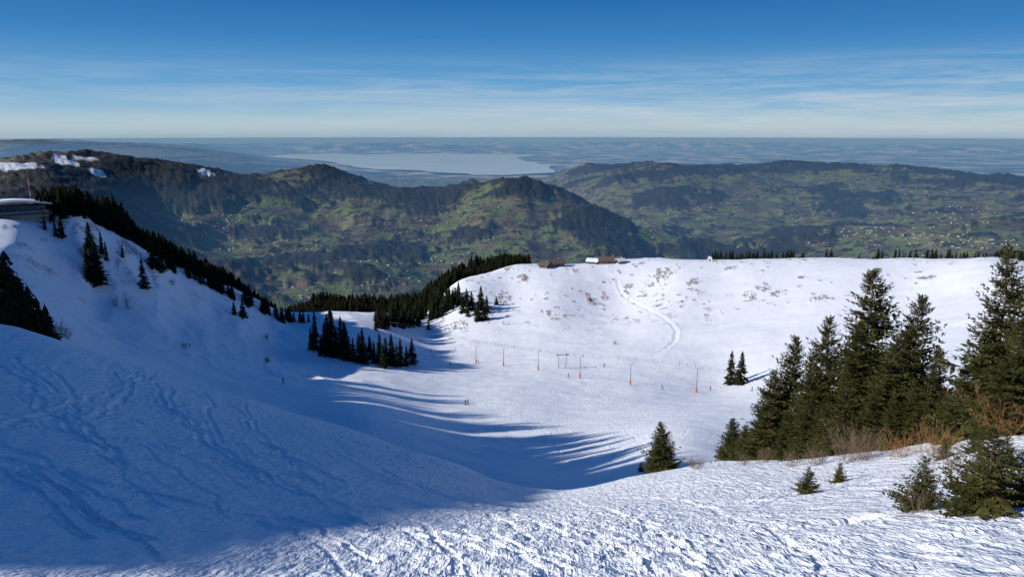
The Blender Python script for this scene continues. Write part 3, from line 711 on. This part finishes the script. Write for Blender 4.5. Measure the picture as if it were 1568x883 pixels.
def tbar(u,vt,vb,rot):
    x,y=locate(u,vb,Z,60); r=math.hypot(x,y); z=float(gz(Z,x,y)); h=pixel_ray(u,vt)[1]*r-z
    e=empty('drag_lift_tower',x,y,z,rot)
    tube(e,'leg_left',[(-1.3,0,-.3),(-1.7,0,h)],.16,.12,METAL); tube(e,'leg_right',[(1.3,0,-.3),(1.7,0,h)],.16,.12,METAL)
    box(e,'crossarm',(0,0,h),(5.2,.3,.3),METAL,.03)
    for s in (-2.2,2.2): 
        box(e,'sheave_frame',(s,0,h+.3),(.16,1.8,.22),METAL,.03)
        for q in (-.7,0,.7): tube(e,'sheave',[(s-.08,q,h+.12),(s+.08,q,h+.12)],.2,.2,DARK,12)
    return Vector((x,y,z+h+.35))
tops=[tbar(604,494,507,-.3),tbar(861,543,565,.1)]
e=empty('lift_cable',0,0,0)
for s in (-2.2,2.2):
    for a_,b_ in zip(tops[:-1],tops[1:]):
        a=a_+Vector((s,0,0)); b=b_+Vector((s,0,0)); pts=[a.lerp(b,t)-Vector((0,0,1.8*math.sin(t*math.pi))) for t in np.linspace(0,1,14)]
        tube(e,'cable',pts,.035,.035,DARK,5)
e=empty('rope_fence',0,0,0); prev=None
fp=[(650,548),(720,528),(800,536),(880,545),(960,552),(1040,560),(1110,572),(1170,585)]
W=spl(np.array([locate(u,v,Z,60) for u,v in fp]),6)
for k,(x,y) in enumerate(W):
    z=float(gz(Z,x,y)); tube(e,'fence_post',[(x,y,z-.2),(x,y,z+1.6)],.07,.06,WOODD,5)
    if prev is not None:
        for hh in (1.3,): tube(e,'rope',[(*prev[:2],prev[2]+hh),((x+prev[0])/2,(y+prev[1])/2,(z+prev[2])/2+hh-.12),(x,y,z+hh)],.014,.014,DARK,4)
    prev=(x,y,z)
for u,v,l in [(900,462,10),(926,460,9)]:
    x,y=locate(u,v,Z,60); x2,y2=locate(u-5,v-13,Z,60); e=empty('safety_net',0,0,0)
    n=7; P=[]
    for k in range(n):
        t=k/(n-1); xx,yy=x+(x2-x)*t,y+(y2-y)*t; zz=float(gz(Z,xx,yy)); P.append((xx,yy,zz)); tube(e,'net_post',[(xx,yy,zz-.2),(xx,yy,zz+1.5)],.05,.04,RED,5)
    Vs=[];Fs=[]
    for p_ in P: Vs+=[(p_[0],p_[1],p_[2]+.1),(p_[0],p_[1],p_[2]+.35),(p_[0],p_[1],p_[2]+.9),(p_[0],p_[1],p_[2]+1.15)]
    for k in range(n-1):
        for q in (0,2): Fs.append((4*k+q,4*k+4+q,4*k+5+q,4*k+1+q))
    part(e,'net_bands',Vs,Fs,RED)
def skier(u,v,rot,mat):
    x,y=locate(u,v,Z,60); z=float(gz(Z,x,y)); e=empty('skier',x,y,z+.03,rot)
    J=[(0,0,.92),(0,.05,1.12),(0,.14,1.38),(0,.18,1.50),(0,.21,1.62),(0,.22,1.72),
       (.11,0,.88),(.15,.16,.50),(.15,.0,.10),(.15,.14,.05),(-.11,0,.88),(-.15,.16,.50),(-.15,.0,.10),(-.15,.14,.05),
       (.19,.14,1.38),(.30,.14,1.12),(.30,.38,1.02),(-.19,.14,1.38),(-.30,.14,1.12),(-.30,.38,1.02)]
    E=[(0,1),(1,2),(2,3),(3,4),(4,5),(0,6),(6,7),(7,8),(8,9),(0,10),(10,11),(11,12),(12,13),(2,14),(14,15),(15,16),(2,17),(17,18),(18,19)]
    Rd=[.15,.14,.17,.065,.11,.08,.10,.075,.06,.06,.10,.075,.06,.06,.075,.055,.045,.075,.055,.045]
    me=bpy.data.meshes.new('body'); me.from_pydata(J,E,[]); ob=bpy.data.objects.new('body',me); scene.collection.objects.link(ob); ob.parent=e
    sk=ob.modifiers.new('skin','SKIN')
    for i,q in enumerate(me.skin_vertices[0].data): q.radius=(Rd[i],Rd[i]*.85); q.use_root=(i==0)
    ob.modifiers.new('sub','SUBSURF').levels=1; me.materials.append(mat)
    for s in (-.15,.15):
        V=[(s-.05,-.75,0),(s+.05,-.75,0),(s-.05,.8,0),(s+.05,.8,0),(s-.04,.95,.1),(s+.04,.95,.1)]; V+=[(a,b,c+.03) for a,b,c in V]
        part(e,'ski',V,[(0,2,3,1),(2,4,5,3),(6,7,9,8),(8,9,11,10),(0,1,7,6),(4,10,11,5),(0,6,8,2),(2,8,10,4),(1,3,9,7),(3,5,11,9)],RED)
        tube(e,'ski_pole',[(s*2,.4,1.05),(s*2.6,.1,.0)],.012,.01,DARK,5)
for i,(u,v,rt,mt) in enumerate([(713,621,.5,DARK),(717,620,.9,DARK),(871,578,1.2,BLUEF),(925,562,-.5,DARK),(1088,598,2,DARK),(733,556,1,RED),(1014,596,1.7,DARK),(660,540,.4,BLUEF),(434,588,.4,DARK),(620,503,.4,DARK),(868,414,1,DARK),(1152,600,1,BLUEF),(690,560,1,DARK)]):
    skier(u,v,rt,mt)
WALLW=simple('village_walls',(.48,.45,.40),.8,.2,.01); ROOFR=simple('village_roofs',(.20,.12,.09),.8,.3,.01)
Vs=[];Fs=[];MI=[]
def loc_far(u,v):
    az,t=pixel_ray(u,v); i=int(round(np.interp(az,AZ,np.arange(NA)))); ok=(R>2500)&(R<20000)&(Z[i]>=R*t)
    if not ok.any(): return None
    return R[np.argmax(ok)],az,i,np.argmax(ok)
cl=[(370,360,60,18,45),(450,385,50,14,25),(540,395,60,16,25),(660,400,60,12,25),(330,330,70,18,20),(1450,368,80,14,40),(1290,355,90,16,40),(1180,380,60,8,20),(1450,330,100,14,25),(1080,310,80,20,25),(640,330,80,20,15),(1380,300,120,12,25),(700,355,60,14,18),(480,455,60,10,12),(560,425,60,12,16),(1000,330,60,20,18),(250,300,80,20,14),(1530,375,40,8,12),(620,430,40,8,10)]
for cu,cv,su,sv_,n in cl:
    for k in range(int(n*1.6)):
        q=loc_far(random.gauss(cu,su*.6),random.gauss(cv,sv_*.7))
        if q is None: continue
        r_,az,i,j=q
        if vis[i,j]>.35: continue
        x,y,z=r_*math.sin(az),r_*math.cos(az),Z[i,j]-1
        w,d,h=random.uniform(5,9),random.uniform(4,6.5),random.uniform(4,6.5); a=random.uniform(0,3.14); c,s=math.cos(a),math.sin(a); rh=3
        b=len(Vs)
        for px_,py_,pz_ in [(-w,-d,0),(w,-d,0),(w,d,0),(-w,d,0),(-w,-d,h),(w,-d,h),(w,d,h),(-w,d,h),(-w,0,h+rh),(w,0,h+rh)]:
            Vs.append((x+px_*c-py_*s,y+px_*s+py_*c,z+pz_))
        for f,mi in [((0,1,5,4),0),((2,3,7,6),0),((1,2,6,9,5),0),((3,0,4,8,7),0),((4,5,9,8),1),((6,7,8,9),1)]: Fs.append(tuple(b+q for q in f)); MI.append(mi)
ob=bpy.data.objects.new('distant_village',mesh_from('distant_village',Vs,Fs,[WALLW,ROOFR],MI)); scene.collection.objects.link(ob)

# ---------------------------------------------------------------- light and sky
sun=bpy.data.lights.new('sun','SUN'); sun.energy=4.7; sun.angle=math.radians(.5); sun.color=(1,.965,.91)
so=bpy.data.objects.new('sun',sun); scene.collection.objects.link(so)
Ld=Vector((math.cos(SE)*math.cos(SA),math.cos(SE)*math.sin(SA),-math.sin(SE))); so.rotation_euler=Ld.to_track_quat('-Z','Y').to_euler()
w=bpy.data.worlds.new('World'); scene.world=w; w.use_nodes=True; nt=w.node_tree; nt.nodes.clear(); L=nt.links.new
out=nd(nt,'ShaderNodeOutputWorld'); bg=nd(nt,'ShaderNodeBackground'); tc=nd(nt,'ShaderNodeTexCoord')
sx=nd(nt,'ShaderNodeSeparateXYZ'); L(tc.outputs['Generated'],sx.inputs[0])
zc=mth(nt,'MAXIMUM',sx.outputs[2],0.0); cx=nd(nt,'ShaderNodeCombineXYZ'); L(sx.outputs[0],cx.inputs[0]); L(sx.outputs[1],cx.inputs[1]); L(mth(nt,'MAXIMUM',sx.outputs[2],0.015),cx.inputs[2])
sky=nd(nt,'ShaderNodeTexSky',sky_type='NISHITA'); sky.sun_disc=False; sky.sun_elevation=SE; sky.sun_rotation=math.atan2(-math.cos(SA),-math.sin(SA)); sky.altitude=1400; sky.air_density=1.0; sky.dust_density=.2; sky.ozone_density=3.0
L(cx.outputs[0],sky.inputs[0])
sc=mix(nt,1.0,sky.outputs[0],(.016,.057,.106),'MULTIPLY')
gsrc=mth(nt,'ADD',mth(nt,'MULTIPLY',sx.outputs[2],5.0),0.10,True)
grad=ramp(nt,[(.02,(.24,.36,.47)),(.075,(.34,.47,.55)),(.12,(.42,.54,.61)),(.17,(.40,.55,.64)),(.24,(.28,.48,.66)),(.40,(.135,.36,.63)),(.68,(.046,.22,.52)),(1,(.013,.13,.38))],gsrc)
f=nd(nt,'ShaderNodeMapRange'); L(sx.outputs[2],f.inputs[0]); f.inputs[1].default_value=.18; f.inputs[2].default_value=.36
base=mix(nt,f.outputs[0],grad.outputs[0],sc)
mp=nd(nt,'ShaderNodeMapping'); mp.inputs['Scale'].default_value=(2.2,2.2,34); mp.inputs['Rotation'].default_value=(0,math.radians(-3),0); L(tc.outputs['Generated'],mp.inputs[0])
c1=noise(nt,mp.outputs[0],1.6,8,.62,.6); c2=noise(nt,mp.outputs[0],6,8,.7,1.0)
cs=mth(nt,'ADD',mth(nt,'MULTIPLY',c1.outputs[0],.72),mth(nt,'MULTIPLY',c2.outputs[0],.28))
cr=ramp(nt,[(.43,(0,0,0)),(.64,(1,1,1))],cs)
band=ramp(nt,[(0,(.5,.5,.5)),(.08,(1,1,1)),(.34,(.8,.8,.8)),(.58,(0,0,0))],mth(nt,'MULTIPLY',zc,6.0))
side_=nd(nt,'ShaderNodeMapRange'); L(sx.outputs[0],side_.inputs[0]); side_.inputs[1].default_value=-.5; side_.inputs[2].default_value=.35; side_.inputs[3].default_value=.4; side_.inputs[4].default_value=1.0
cf=mth(nt,'MULTIPLY',mth(nt,'MULTIPLY',cr.outputs[0],band.outputs[0]),side_.outputs[0])
fin=mix(nt,mth(nt,'MULTIPLY',cf,.72),base,(.60,.66,.70))
L(fin,bg.inputs[0]); bg.inputs[1].default_value=1.0; L(bg.outputs[0],out.inputs[0])

cam=bpy.data.cameras.new('camera'); co=bpy.data.objects.new('camera',cam); scene.collection.objects.link(co)
cam.sensor_width=36; cam.lens=36*F/1568; cam.clip_start=.1; cam.clip_end=300000
co.location=(0,0,0); co.rotation_euler=(math.radians(90)-PITCH,0,0); scene.camera=co
